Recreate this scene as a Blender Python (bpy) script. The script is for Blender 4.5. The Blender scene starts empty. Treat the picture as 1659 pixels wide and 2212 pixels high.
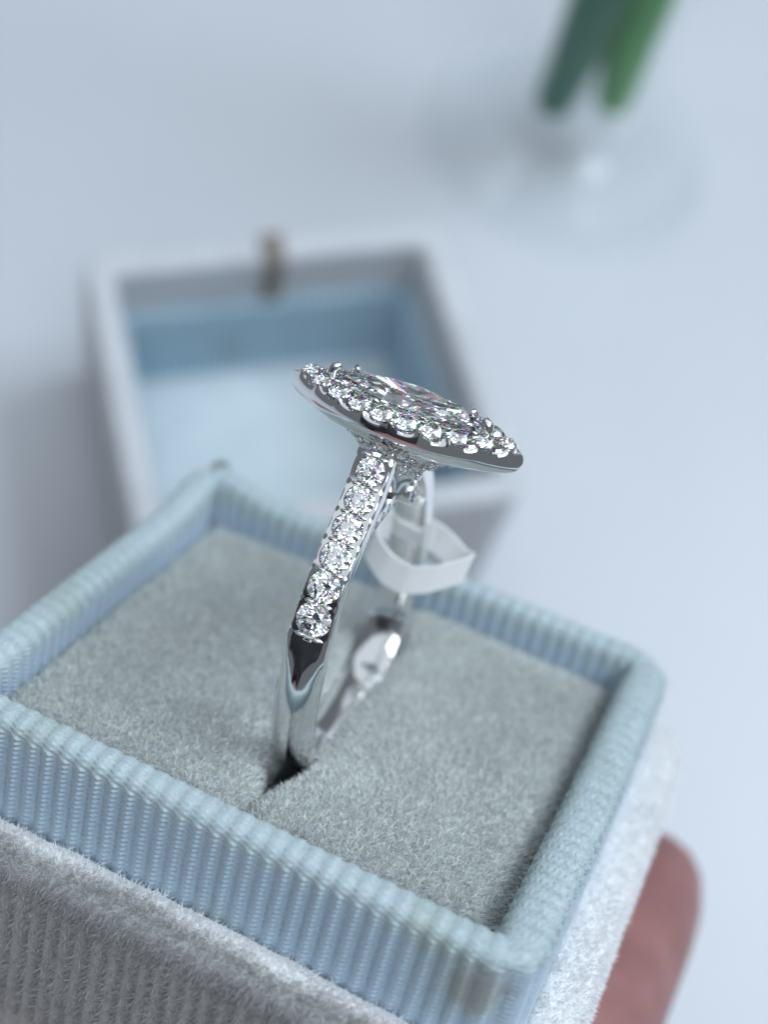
import bpy, math, random
import numpy as np
from mathutils import Matrix, Vector

random.seed(7)
rng = np.random.default_rng(11)
S = 0.001                                   # everything below is written in millimetres
scene = bpy.context.scene
COL = scene.collection

# ------------------------------------------------------------------ camera
# table frame: z up, origin under the middle of the lid
CAM_ROWS = np.array([[0.965262, -0.202677, 0.164899],
                     [-0.100539, -0.870625, -0.481565],
                     [0.241167, 0.448257, -0.860758]])      # right, down, forward
CAM_POS = np.array([-39.31, -108.86, 191.78])
F_PIX, H_PIX = 3005.1, 2212.0
cam_data = bpy.data.cameras.new('camera')
cam = bpy.data.objects.new('camera', cam_data)
COL.objects.link(cam)
rt, dn, fw = CAM_ROWS
M = Matrix.Identity(4)
for i in range(3):
    M[i][0], M[i][1], M[i][2], M[i][3] = rt[i], -dn[i], -fw[i], CAM_POS[i] * S
cam.matrix_world = M
cam_data.sensor_fit = 'VERTICAL'
cam_data.sensor_height = 24.0
cam_data.lens = 24.0 * F_PIX / H_PIX
cam_data.clip_start = 0.005
cam_data.clip_end = 50
cam_data.dof.use_dof = True
cam_data.dof.focus_distance = 92.5 * S
cam_data.dof.aperture_fstop = 10.3
scene.camera = cam

# ------------------------------------------------------------------ world and lamps
world = bpy.data.worlds.new('World')
scene.world = world
world.use_nodes = True
bgn = world.node_tree.nodes['Background']
bgn.inputs['Color'].default_value = (0.80, 0.90, 1.0, 1)
bgn.inputs['Strength'].default_value = 0.15


def area(name, pos, target, size, watts, col):
    ld = bpy.data.lights.new(name, 'AREA')
    ld.shape = 'RECTANGLE' if isinstance(size, tuple) else 'DISK'
    if isinstance(size, tuple):
        ld.size, ld.size_y = size
    else:
        ld.size = size
    ld.energy = watts
    ld.color = col
    o = bpy.data.objects.new(name, ld)
    COL.objects.link(o)
    p = Vector(pos)
    o.location = p
    o.rotation_euler = (Vector(target) - p).to_track_quat('-Z', 'Y').to_euler()
    return o


area('ceiling_panel_lamp', (0.70, 0.05, 1.0), (0, -0.02, 0.05), (0.6, 0.6), 9.8, (0.80, 0.90, 1.0))
area('ceiling_bounce_fill', (0.0, 0.1, 1.75), (0, 0.1, 0), (3.0, 3.0), 17.0, (0.80, 0.90, 1.0))  # added overhead fill, stands in for light bounced off the ceiling
area('front_fill_lamp', (-0.05, -0.70, 1.2), (0, -0.05, 0.06), (0.8, 0.5), 4.8, (0.82, 0.91, 1.0))  # added front fill, no window; brightens the box front and tag
for i, (px, py) in enumerate([(0.30, -0.25), (0.02, 0.18), (-0.30, 0.05), (0.12, -0.5), (0.5, -0.45)]):
    area('spot_lamp', (px, py, 1.2), (0, -0.06, 0.09), 0.03, 0.26, (1.0, 0.97, 0.93))

vs = scene.view_settings
vs.view_transform = 'Standard'
vs.look = 'None'
vs.exposure = 0.08
vs.gamma = 1.0
scene.render.engine = 'CYCLES'
cy = scene.cycles
cy.max_bounces = 16
cy.diffuse_bounces = 4
cy.glossy_bounces = 8
cy.transmission_bounces = 14
cy.transparent_max_bounces = 16
cy.use_denoising = True
cy.sample_clamp_indirect = 12.0
cy.blur_glossy = 0.2
cy.caustics_reflective = True
cy.caustics_refractive = True

# ------------------------------------------------------------------ the held box's own frame
BOX_R = np.array([[0.775007, 0.608918, 0.169068],
                  [-0.605417, 0.638689, 0.474917],
                  [0.181204, -0.470421, 0.863637]])
BOX_O = np.array([-18.92, -71.54, 95.37])
FB = Matrix.Identity(4)
for i in range(3):
    for j in range(3):
        FB[i][j] = BOX_R[i][j]
    FB[i][3] = BOX_O[i] * S
FT = Matrix.Identity(4)


def T(x, y, z):
    return Matrix.Translation((x * S, y * S, z * S))


# ------------------------------------------------------------------ helpers
def thing(name, label, cat, frame, base, group=None):
    o = bpy.data.objects.new(name, None)
    COL.objects.link(o)
    o.empty_display_size = 0.005
    o.matrix_world = frame @ T(*base)
    o['label'] = label
    o['category'] = cat
    if group:
        o['group'] = group
    o['_b'] = 1
    del o['_b']
    BASE[o.name] = np.array(base, float)
    return o


BASE = {}


def link(me, name, mat, parent=None, frame=None):
    o = bpy.data.objects.new(name, me)
    COL.objects.link(o)
    if mat is not None and not me.materials:
        me.materials.append(mat)
    if parent is not None:
        o.parent = parent
    elif frame is not None:
        o.matrix_world = frame
    return o


def raw_mesh(name, V, loops, starts, totals, smooth=True):
    me = bpy.data.meshes.new(name)
    V = np.asarray(V, np.float32) * S
    me.vertices.add(len(V))
    me.vertices.foreach_set('co', V.ravel())
    me.loops.add(len(loops))
    me.loops.foreach_set('vertex_index', np.asarray(loops, np.int32))
    me.polygons.add(len(starts))
    me.polygons.foreach_set('loop_start', np.asarray(starts, np.int32))
    me.polygons.foreach_set('loop_total', np.asarray(totals, np.int32))
    me.polygons.foreach_set('use_smooth', np.full(len(starts), smooth, bool))
    me.update(calc_edges=True)
    me.validate()
    return me


def poly_mesh(name, V, F, smooth=True):
    loops = [i for f in F for i in f]
    totals = [len(f) for f in F]
    starts = np.concatenate([[0], np.cumsum(totals)[:-1]])
    return raw_mesh(name, V, loops, starts, totals, smooth)


def grid_faces(nu, nv, wrap_u=False, wrap_v=False, flip=False):
    iu = np.arange(nu if wrap_u else nu - 1)
    iv = np.arange(nv if wrap_v else nv - 1)
    I, J = np.meshgrid(iu, iv, indexing='ij')
    I2, J2 = (I + 1) % nu, (J + 1) % nv
    q = np.stack([I * nv + J, I2 * nv + J, I2 * nv + J2, I * nv + J2], -1).reshape(-1, 4)
    return q[:, ::-1] if flip else q


def grid_mesh(name, P, wrap_u=False, wrap_v=False, flip=False, smooth=True):
    nu, nv = P.shape[:2]
    q = grid_faces(nu, nv, wrap_u, wrap_v, flip)
    return raw_mesh(name, P.reshape(-1, 3), q.ravel(), np.arange(len(q)) * 4, np.full(len(q), 4), smooth)


def sub(o, part_name, me, mat):
    return link(me, part_name, mat, o)


class MB:
    """collects pieces of one part"""
    def __init__(self):
        self.V, self.F, self.n = [], [], 0

    def add(self, V, F):
        V = np.asarray(V, float)
        self.V.append(V)
        self.F += [tuple(int(i) + self.n for i in f) for f in F]
        self.n += len(V)

    def grid(self, P, **k):
        self.add(P.reshape(-1, 3), grid_faces(P.shape[0], P.shape[1], **k))

    def ball(self, c, r, nu=10, nv=7, scale=(1, 1, 1), rot=None):
        a = np.linspace(0, 2 * np.pi, nu, endpoint=False)
        b = np.linspace(0.02, np.pi - 0.02, nv)
        A, B = np.meshgrid(a, b, indexing='ij')
        P = np.stack([np.cos(A) * np.sin(B) * scale[0], np.sin(A) * np.sin(B) * scale[1], np.cos(B) * scale[2]], -1) * r
        if rot is not None:
            P = P @ np.asarray(rot).T
        self.grid(P + np.asarray(c), wrap_u=True, flip=True)

    def build(self, name, mat, parent=None, smooth=True, base=None):
        V = np.concatenate(self.V)
        if base is not None:
            V = V - base
        return link(poly_mesh(name, V, self.F, smooth), name, mat, parent)


def noise1(x, seed, per=1.0):
    r = np.random.default_rng(seed)
    out = np.zeros_like(x, dtype=float)
    for k in range(1, 6):
        out += r.normal() / k * np.sin(2 * np.pi * k * x / per + r.uniform(0, 6.28))
    return out


def smoothstep(e0, e1, x):
    t = np.clip((x - e0) / (e1 - e0), 0, 1)
    return t * t * (3 - 2 * t)


# ------------------------------------------------------------------ materials
def mat_new(name):
    m = bpy.data.materials.new(name)
    m.use_nodes = True
    nt = m.node_tree
    return m, nt, nt.nodes['Principled BSDF']


def N(nt, kind, **props):
    n = nt.nodes.new(kind)
    for k, v in props.items():
        setattr(n, k, v)
    return n


def ramp(nt, fac, stops):
    r = N(nt, 'ShaderNodeValToRGB')
    el = r.color_ramp.elements
    while len(el) > 1:
        el.remove(el[-1])
    el[0].position, el[0].color = stops[0][0], (*stops[0][1], 1)
    for p, c in stops[1:]:
        e = el.new(p)
        e.color = (*c, 1)
    nt.links.new(fac, r.inputs['Fac'])
    return r.outputs['Color']


def noise(nt, scale, detail=4, rough=0.6, vec=None):
    tc = N(nt, 'ShaderNodeTexCoord')
    n = N(nt, 'ShaderNodeTexNoise')
    n.inputs['Scale'].default_value = scale
    n.inputs['Detail'].default_value = detail
    n.inputs['Roughness'].default_value = rough
    nt.links.new(vec if vec is not None else tc.outputs['Object'], n.inputs['Vector'])
    return n.outputs['Fac']


def bump(nt, fac, bsdf, strength, dist):
    b = N(nt, 'ShaderNodeBump')
    b.inputs['Strength'].default_value = strength
    b.inputs['Distance'].default_value = dist
    nt.links.new(fac, b.inputs['Height'])
    nt.links.new(b.outputs['Normal'], bsdf.inputs['Normal'])


def mix_rgb(nt, fac, a, b, blend='MIX'):
    m = N(nt, 'ShaderNodeMix', data_type='RGBA', blend_type=blend)
    for s, v in ((m.inputs['Factor'], fac), (m.inputs['A'], a), (m.inputs['B'], b)):
        if isinstance(v, (int, float)):
            s.default_value = v
        elif isinstance(v, tuple):
            s.default_value = (*v, 1)
        else:
            nt.links.new(v, s)
    return m.outputs['Result']


def make_table():
    m, nt, b = mat_new('white_tabletop')
    f = noise(nt, 18, 3)
    nt.links.new(ramp(nt, f, [(0.3, (0.49, 0.515, 0.555)), (0.7, (0.515, 0.54, 0.58))]), b.inputs['Base Color'])
    b.inputs['Roughness'].default_value = 0.42
    bump(nt, noise(nt, 900, 2), b, 0.05, 0.0004)
    return m


def make_velvet(name, dark, light, sheen=0.5):
    m, nt, b = mat_new(name)
    f = noise(nt, 140, 5, 0.65)
    nt.links.new(ramp(nt, f, [(0.28, dark), (0.72, light)]), b.inputs['Base Color'])
    b.inputs['Roughness'].default_value = 0.9
    b.inputs['Specular IOR Level'].default_value = 0.15
    b.inputs['Sheen Weight'].default_value = sheen
    b.inputs['Sheen Roughness'].default_value = 0.45
    bump(nt, noise(nt, 2600, 3, 0.7), b, 0.7, 0.0004)
    return m


def make_fibre(name, dark, light, tips, gloss=0.35):
    """single fibres of pile: colour varies from fibre to fibre"""
    m, nt, b = mat_new(name)
    g = N(nt, 'ShaderNodeNewGeometry')
    c1 = ramp(nt, g.outputs['Random Per Island'], [(0.0, dark), (0.55, light), (0.93, light), (1.0, tips)])
    nt.links.new(mix_rgb(nt, 1.0, c1, ramp(nt, noise(nt, 160, 4), [(0.3, (0.86, 0.86, 0.87)), (0.7, (1.0, 1.0, 0.99))]), 'MULTIPLY'), b.inputs['Base Color'])
    b.inputs['Roughness'].default_value = 0.45
    b.inputs['Specular IOR Level'].default_value = gloss
    # pile fibres let light through
    tr = N(nt, 'ShaderNodeBsdfTranslucent')
    nt.links.new(c1, tr.inputs['Color'])
    mx = N(nt, 'ShaderNodeMixShader')
    mx.inputs['Fac'].default_value = 0.3
    out = nt.nodes['Material Output']
    nt.links.new(b.outputs[0], mx.inputs[1])
    nt.links.new(tr.outputs[0], mx.inputs[2])
    nt.links.new(mx.outputs[0], out.inputs['Surface'])
    return m


def make_ribbon(name, blue, faded, z0, z1, stain=None):
    """grosgrain: blue walls, the handled crest faded to grey green"""
    m, nt, b = mat_new(name)
    tc = N(nt, 'ShaderNodeTexCoord')
    sp = N(nt, 'ShaderNodeSeparateXYZ')
    nt.links.new(tc.outputs['Object'], sp.inputs[0])
    nz = noise(nt, 260, 4)
    ad = N(nt, 'ShaderNodeMath', operation='MULTIPLY_ADD')
    nt.links.new(nz, ad.inputs[0])
    ad.inputs[1].default_value = 0.0016
    nt.links.new(sp.outputs['Z'], ad.inputs[2])
    mr = N(nt, 'ShaderNodeMapRange', interpolation_type='SMOOTHSTEP')
    nt.links.new(ad.outputs[0], mr.inputs['Value'])
    mr.inputs['From Min'].default_value = z0
    mr.inputs['From Max'].default_value = z1
    col = mix_rgb(nt, mr.outputs['Result'], blue, faded)
    st = ramp(nt, noise(nt, 95, 3, 0.5), [(0.60, (1, 1, 1)), (0.74, (0.80, 0.78, 0.66))])
    col = mix_rgb(nt, 0.8, col, st, 'MULTIPLY')
    fine = ramp(nt, noise(nt, 3500, 2), [(0.3, (0.86, 0.87, 0.88)), (0.7, (1.04, 1.03, 1.02))])
    col = mix_rgb(nt, 1.0, col, fine, 'MULTIPLY')
    if stain:
        # brown spot rubbed into one corner
        vd = N(nt, 'ShaderNodeVectorMath', operation='DISTANCE')
        nt.links.new(tc.outputs['Object'], vd.inputs[0])
        vd.inputs[1].default_value = stain[0]
        a2 = N(nt, 'ShaderNodeMath', operation='MULTIPLY_ADD')
        nt.links.new(noise(nt, 650, 5, 0.7), a2.inputs[0])
        a2.inputs[1].default_value = 0.0045
        nt.links.new(vd.outputs['Value'], a2.inputs[2])
        m2 = N(nt, 'ShaderNodeMapRange', interpolation_type='SMOOTHSTEP')
        nt.links.new(a2.outputs[0], m2.inputs['Value'])
        m2.inputs['From Min'].default_value = stain[1] * 0.9
        m2.inputs['From Max'].default_value = stain[1] * 1.5
        m2.inputs['To Min'].default_value = 0.55
        m2.inputs['To Max'].default_value = 0.0
        col = mix_rgb(nt, m2.outputs['Result'], col, (0.24, 0.21, 0.15))
    nt.links.new(col, b.inputs['Base Color'])
    b.inputs['Roughness'].default_value = 0.5
    b.inputs['Specular IOR Level'].default_value = 0.45
    b.inputs['Sheen Weight'].default_value = 0.25
    bump(nt, noise(nt, 5200, 2), b, 0.35, 0.00008)
    return m


def make_metal():
    m, nt, b = mat_new('white_gold')
    b.inputs['Base Color'].default_value = (0.90, 0.895, 0.89, 1)
    b.inputs['Metallic'].default_value = 1.0
    r = N(nt, 'ShaderNodeMapRange')
    nt.links.new(noise(nt, 700, 4), r.inputs['Value'])
    r.inputs['To Min'].default_value = 0.06
    r.inputs['To Max'].default_value = 0.14
    nt.links.new(r.outputs['Result'], b.inputs['Roughness'])
    bump(nt, noise(nt, 1500, 3), b, 0.03, 0.00006)
    return m


def make_diamond():
    """refraction index differs a little for red, green and blue, as it does in diamond"""
    m = bpy.data.materials.new('diamond')
    m.use_nodes = True
    nt = m.node_tree
    nt.nodes.clear()
    out = N(nt, 'ShaderNodeOutputMaterial')
    prev = None
    for c, ior in (((0.88, 0.88, 0.88), 2.42), ((0.12, 0.0, 0.0), 2.38), ((0.0, 0.12, 0.0), 2.43), ((0.0, 0.0, 0.12), 2.49)):
        g = N(nt, 'ShaderNodeBsdfGlass')
        g.inputs['Color'].default_value = (*c, 1)
        g.inputs['Roughness'].default_value = 0.0
        g.inputs['IOR'].default_value = ior
        if prev is None:
            prev = g.outputs[0]
        else:
            a = N(nt, 'ShaderNodeAddShader')
            nt.links.new(prev, a.inputs[0])
            nt.links.new(g.outputs[0], a.inputs[1])
            prev = a.outputs[0]
    nt.links.new(prev, out.inputs['Surface'])
    return m


def make_glass():
    """thin-walled clear glass: passes light, mirrors a little at grazing angles"""
    m = bpy.data.materials.new('clear_glass')
    m.use_nodes = True
    nt = m.node_tree
    nt.nodes.clear()
    out = N(nt, 'ShaderNodeOutputMaterial')
    tr = N(nt, 'ShaderNodeBsdfTransparent')
    tr.inputs['Color'].default_value = (0.988, 0.992, 0.992, 1)
    gl = N(nt, 'ShaderNodeBsdfGlossy')
    gl.inputs['Color'].default_value = (1, 1, 1, 1)
    gl.inputs['Roughness'].default_value = 0.05
    lw = N(nt, 'ShaderNodeLayerWeight')
    lw.inputs['Blend'].default_value = 0.5
    pw = N(nt, 'ShaderNodeMath', operation='POWER')
    nt.links.new(lw.outputs['Facing'], pw.inputs[0])
    pw.inputs[1].default_value = 4.0
    fr = N(nt, 'ShaderNodeMath', operation='MULTIPLY_ADD')
    nt.links.new(pw.outputs[0], fr.inputs[0])
    fr.inputs[1].default_value = 0.6
    fr.inputs[2].default_value = 0.025
    mx = N(nt, 'ShaderNodeMixShader')
    nt.links.new(fr.outputs[0], mx.inputs['Fac'])
    nt.links.new(tr.outputs[0], mx.inputs[1])
    nt.links.new(gl.outputs[0], mx.inputs[2])
    nt.links.new(mx.outputs[0], out.inputs['Surface'])
    return m


def make_plain(name, a, c, rough, scale=200, bmp=0.2, dist=0.0002, sss=0.0, spec=0.5):
    m, nt, b = mat_new(name)
    nt.links.new(ramp(nt, noise(nt, scale, 5), [(0.3, a), (0.7, c)]), b.inputs['Base Color'])
    b.inputs['Roughness'].default_value = rough
    b.inputs['Specular IOR Level'].default_value = spec
    if sss:
        b.inputs['Subsurface Weight'].default_value = sss
        b.inputs['Subsurface Radius'].default_value = (1.0, 0.35, 0.2)
        b.inputs['Subsurface Scale'].default_value = 0.003
    bump(nt, noise(nt, scale * 7, 3), b, bmp, dist)
    return m


TABLE = make_table()
PAD = make_velvet('grey_velvet_ground', (0.34, 0.365, 0.365), (0.46, 0.485, 0.48), 0.3)
PAD_F = make_fibre('grey_velvet_fibre', (0.46, 0.50, 0.49), (0.85, 0.89, 0.875), (0.96, 0.97, 0.97))
SHELL = make_velvet('white_velvet_ground', (0.82, 0.83, 0.84), (0.90, 0.91, 0.92), 0.4)
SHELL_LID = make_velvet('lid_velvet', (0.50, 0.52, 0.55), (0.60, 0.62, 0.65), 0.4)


def shade_front(m):
    """the front panel of the shell is shaded by a darker grey painted into the velvet colour"""
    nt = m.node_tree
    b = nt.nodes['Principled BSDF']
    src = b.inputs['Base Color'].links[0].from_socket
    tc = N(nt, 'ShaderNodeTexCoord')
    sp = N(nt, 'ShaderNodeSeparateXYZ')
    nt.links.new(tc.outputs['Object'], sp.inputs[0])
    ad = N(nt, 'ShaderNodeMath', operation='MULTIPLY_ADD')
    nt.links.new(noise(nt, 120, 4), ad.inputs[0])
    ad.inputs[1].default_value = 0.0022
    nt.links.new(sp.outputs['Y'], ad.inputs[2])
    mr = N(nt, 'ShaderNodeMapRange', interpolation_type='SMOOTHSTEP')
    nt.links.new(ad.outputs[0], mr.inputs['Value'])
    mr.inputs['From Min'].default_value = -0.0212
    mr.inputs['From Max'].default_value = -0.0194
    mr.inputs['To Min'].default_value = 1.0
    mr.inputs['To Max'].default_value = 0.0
    col = mix_rgb(nt, mr.outputs['Result'], src, mix_rgb(nt, 1.0, src, (0.41, 0.41, 0.405), 'MULTIPLY'))  # front shade multiplied into the velvet colour
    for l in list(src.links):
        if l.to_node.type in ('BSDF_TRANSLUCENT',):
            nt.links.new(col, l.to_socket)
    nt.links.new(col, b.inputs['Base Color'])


SHELL_F = make_fibre('white_velvet_fibre', (0.88, 0.89, 0.90), (0.955, 0.96, 0.965), (0.98, 0.98, 0.99), 0.6)
shade_front(SHELL)
shade_front(SHELL_F)
RIB_LID = make_ribbon('blue_grosgrain_lining', (0.38, 0.53, 0.63), (0.40, 0.54, 0.62), 0.012, 0.03, stain=((-0.0228, 0.0185, 0.018), 0.0032))
LIDPAD = make_velvet('pale_satin_pad', (0.48, 0.56, 0.60), (0.58, 0.65, 0.68), 0.2)
METAL = make_metal()
DIAMOND = make_diamond()
GLASS = make_glass()
PAPER = make_plain('white_tag_paper', (0.95, 0.95, 0.955), (0.97, 0.97, 0.975), 0.5, 300, 0.05, 0.0001)
TAB = make_plain('brown_tab_cloth', (0.16, 0.13, 0.11), (0.24, 0.20, 0.17), 0.8, 400)
LEAF_D = make_plain('deep_green_leaf', (0.002, 0.09, 0.045), (0.006, 0.14, 0.065), 0.4, 120)
LEAF_L = make_plain('fresh_green_leaf', (0.03, 0.22, 0.03), (0.06, 0.31, 0.05), 0.4, 120)
SKIN = make_plain('skin', (0.22, 0.10, 0.095), (0.32, 0.155, 0.145), 0.45, 160, 0.35, 0.0003, 0.25, 0.4)

# ------------------------------------------------------------------ table
TB = MB()
tx0, tx1, ty0, ty1 = -420, 480, -230, 620
n = 2
V = [(x, y, z) for z in (-25, 0) for (x, y) in ((tx0, ty0), (tx1, ty0), (tx1, ty1), (tx0, ty1))]
TB.add(V, [(0, 3, 2, 1), (4, 5, 6, 7), (0, 1, 5, 4), (1, 2, 6, 5), (2, 3, 7, 6), (3, 0, 4, 7)])
tt = TB.build('table_top', TABLE, smooth=False)
tt['kind'] = 'structure'


# ------------------------------------------------------------------ rounded-rectangle sweeps
def rr_path(hx, hy, r, n_per_mm):
    """points, outward normals and running length of a rounded rectangle, counter-clockwise"""
    segs = []
    cs = [(hx - r, hy - r, 0), (-hx + r, hy - r, 90), (-hx + r, -hy + r, 180), (hx - r, -hy + r, 270)]
    P, Nn = [], []
    for k, (cx, cy_, a0) in enumerate(cs):
        na = max(5, int(r * np.pi / 2 * n_per_mm))
        for a in np.radians(np.linspace(a0, a0 + 90, na, endpoint=False)):
            P.append((cx + r * np.cos(a), cy_ + r * np.sin(a)))
            Nn.append((np.cos(a), np.sin(a)))
        nx, ny, _ = cs[(k + 1) % 4]
        a = math.radians(a0 + 90)
        p0 = np.array((cx + r * math.cos(a), cy_ + r * math.sin(a)))
        p1 = np.array((nx + r * math.cos(a), ny + r * math.sin(a)))
        L = np.linalg.norm(p1 - p0)
        m = max(2, int(L * n_per_mm))
        for t in np.linspace(0, 1, m, endpoint=False):
            P.append(tuple(p0 + (p1 - p0) * t))
            Nn.append((math.cos(a), math.sin(a)))
    P, Nn = np.array(P), np.array(Nn)
    d = np.linalg.norm(np.roll(P, -1, 0) - P, axis=1)
    s = np.concatenate([[0], np.cumsum(d)[:-1]])
    return P, Nn, s, d.sum()


def profile_resample(pts, step):
    pts = np.array(pts, float)
    d = np.linalg.norm(np.diff(pts, axis=0), axis=1)
    c = np.concatenate([[0], np.cumsum(d)])
    m = max(4, int(c[-1] / step))
    t = np.linspace(0, c[-1], m)
    Q = np.stack([np.interp(t, c, pts[:, 0]), np.interp(t, c, pts[:, 1])], -1)
    dq = np.gradient(Q, axis=0)
    for _ in range(6):
        dq[1:-1] = (dq[:-2] + 2 * dq[1:-1] + dq[2:]) / 4
    nq = np.stack([dq[:, 1], -dq[:, 0]], -1)
    nq /= np.linalg.norm(nq, axis=1)[:, None]
    return Q, nq, t


def ribbed_sweep(hx, hy, r, prof, period, amp, npm, tstep, wob=0.12, seed=1, tooth=0.42, zig=0.16, shape=None, top_z=None, top_amp=0.5):
    P, Nn, s, L = rr_path(hx, hy, r, npm)
    Q, nq, t = profile_resample(prof, tstep)
    nrib = round(L / period)
    per = L / nrib
    Sg, Tg = np.meshgrid(s, t, indexing='ij')
    tri = np.abs(((Tg / tooth) % 1.0) - 0.5) * 2 - 0.5
    w = 0.35 * noise1(Sg + 3 * Tg, seed + 5, L)  # slow drift of the ribs
    ph = (Sg + zig * tri + 0.12 * w) / per
    fr = ph % 1.0
    irr = np.random.default_rng(seed).uniform(0.75, 1.15, nrib + 2)[(np.floor(ph).astype(int)) % nrib]
    fr0 = ((Sg + 0.12 * w) / per) % 1.0
    flat = np.where(fr0 < 0.5, fr0 / 0.5, (1 - fr0) / 0.5)
    step = smoothstep(0.02, 0.14, fr) * (1 - smoothstep(0.50, 0.66, fr))
    h = amp * irr * (0.45 * flat + 0.55 * step - 0.5)
    fac = np.ones(len(s))
    zup = np.zeros(len(s))
    if shape is not None:
        fac, zup = shape(P, Nn)
    h = h * np.where(Q[None, :, 1] > top_z, top_amp, 1.0) if top_z is not None else h
    off = Q[None, :, 0] * fac[:, None] + nq[None, :, 0] * h + wob * noise1(s, seed, L)[:, None]
    z = Q[None, :, 1] + zup[:, None] * smoothstep(-9, -1, Q[:, 1])[None, :] + nq[None, :, 1] * h + 0.7 * wob * noise1(s, seed + 1, L)[:, None]
    X = P[:, None, 0] + Nn[:, None, 0] * off
    Y = P[:, None, 1] + Nn[:, None, 1] * off
    return np.stack([X, Y, z], -1)


# ------------------------------------------------------------------ fibres
def fibres(name, P, Nrm, lay, mat, parent, length=0.6, width=0.045, tilt=0.5, curl=0.5, seed=3):
    """bent tapering blades of pile, one part"""
    r = np.random.default_rng(seed)
    n = len(P)
    d = Nrm + lay + r.normal(0, tilt, (n, 3))
    d /= np.linalg.norm(d, axis=1)[:, None]
    d2 = d + r.normal(0, curl, (n, 3)) + lay * 0.6
    d2 /= np.linalg.norm(d2, axis=1)[:, None]
    L = length * r.uniform(0.55, 1.25, n)[:, None]
    side = np.cross(d, r.normal(0, 1, (n, 3)))
    side /= np.linalg.norm(side, axis=1)[:, None] + 1e-9
    w = width * r.uniform(0.7, 1.3, n)[:, None] * 0.5
    p0 = P - Nrm * 0.05
    p1 = p0 + d * L * 0.55
    p2 = p1 + d2 * L * 0.5
    V = np.stack([p0 - side * w, p0 + side * w, p1 + side * w * 0.85, p1 - side * w * 0.85, p2], 1).reshape(-1, 3)
    b = (np.arange(n) * 5)[:, None]
    loops = np.concatenate([b + np.array([0, 1, 2, 3]), b + np.array([3, 2, 4])], 1).ravel()
    totals = np.tile([4, 3], n)
    starts = np.concatenate([[0], np.cumsum(totals)[:-1]])
    o = link(raw_mesh(name, V, loops, starts, totals), name, mat, parent)
    o['kind'] = 'stuff'
    return o


def sample_grid(G, n, seed, wgt=None):
    """n random points with normals on a grid surface"""
    r = np.random.default_rng(seed)
    a, b, c, d = G[:-1, :-1], G[1:, :-1], G[1:, 1:], G[:-1, 1:]
    nr = np.cross(c - a, d - b)
    ar = np.linalg.norm(nr, axis=-1)
    nrm = nr / (ar[..., None] + 1e-12)
    pr = ar if wgt is None else ar * wgt((a + c) / 2)
    pr = pr.ravel() / pr.sum()
    k = r.choice(len(pr), n, p=pr)
    u, v = r.random((n, 1)), r.random((n, 1))
    f = lambda A: A.reshape(-1, 3)[k]
    P = f(a) * (1 - u) * (1 - v) + f(b) * u * (1 - v) + f(c) * u * v + f(d) * (1 - u) * v
    return P, f(nrm)


# ------------------------------------------------------------------ ring box (base, held)
HX, HY = 21.0, 18.25            # centre line of the ribbon-covered wall
BOT = -25.0
box = thing('ring_box', 'open velvet ring box with pale blue ribbed ribbon rim holding the diamond ring', 'ring box', FB, (0, 0, BOT))
bb = np.array([0, 0, BOT])

R0 = 1.55
arc = [(R0 * np.sign(math.cos(a)) * abs(math.cos(a)) ** 0.75, -R0 + R0 * math.sin(a) ** 0.75) for a in np.linspace(0.001, math.pi - 0.001, 18)]
prof = [(R0 + 0.15, -12.5)] + arc + [(-R0, -9.5)]


def rim_shape(P, Nn):
    back, right = smoothstep(0.5, 1, Nn[:, 1]), smoothstep(0.5, 1, Nn[:, 0])
    front, left = smoothstep(0.5, 1, -Nn[:, 1]), smoothstep(0.5, 1, -Nn[:, 0])
    fac = 1.0 - 0.34 * back + 0.08 * right - 0.16 * front - 0.10 * left
    dA = np.hypot(P[:, 0] + HX, P[:, 1] - HY)
    zup = 1.5 * np.exp(-(dA / 5.0) ** 2) + 0.25 * back
    return fac, zup


G = ribbed_sweep(HX, HY, 1.9, prof, 1.27, 0.36, 9.5, 0.085, 0.10, 3, zig=0.32, tooth=0.40, shape=rim_shape, top_z=-0.9, top_amp=0.38)
ribbon = link(grid_mesh('ribbon_wall', G - bb, wrap_u=True, flip=True), 'ribbon_wall', None, box)
ribbon.data.materials.append(make_ribbon('blue_grosgrain_rim', (0.40, 0.515, 0.62), (0.42, 0.515, 0.545), (-1.7 - BOT) * S, (0.2 - BOT) * S, stain=((19.6 * S, -19.6 * S, (-3.2 - BOT) * S), 0.0034)))

# loose threads worn out of the crest of the rim
P, Nr = sample_grid(G, 9000, 21, lambda c: (c[..., 2] > -1.6) * (0.25 + (c[..., 0] > 17) * 1.0 + (c[..., 1] > 15) * .5))
flip = np.sign(Nr[:, 2:3]); Nr = Nr * np.where(flip == 0, 1, flip)
fz = make_fibre('ribbon_fuzz_fibre', (0.36, 0.44, 0.45), (0.50, 0.58, 0.59), (0.68, 0.74, 0.74), 0.3)
fibres('rim_fuzz', P - bb, Nr * 0.35, np.zeros(3), fz, box, 0.75, 0.022, 0.8, 1.2, 5)

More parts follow.
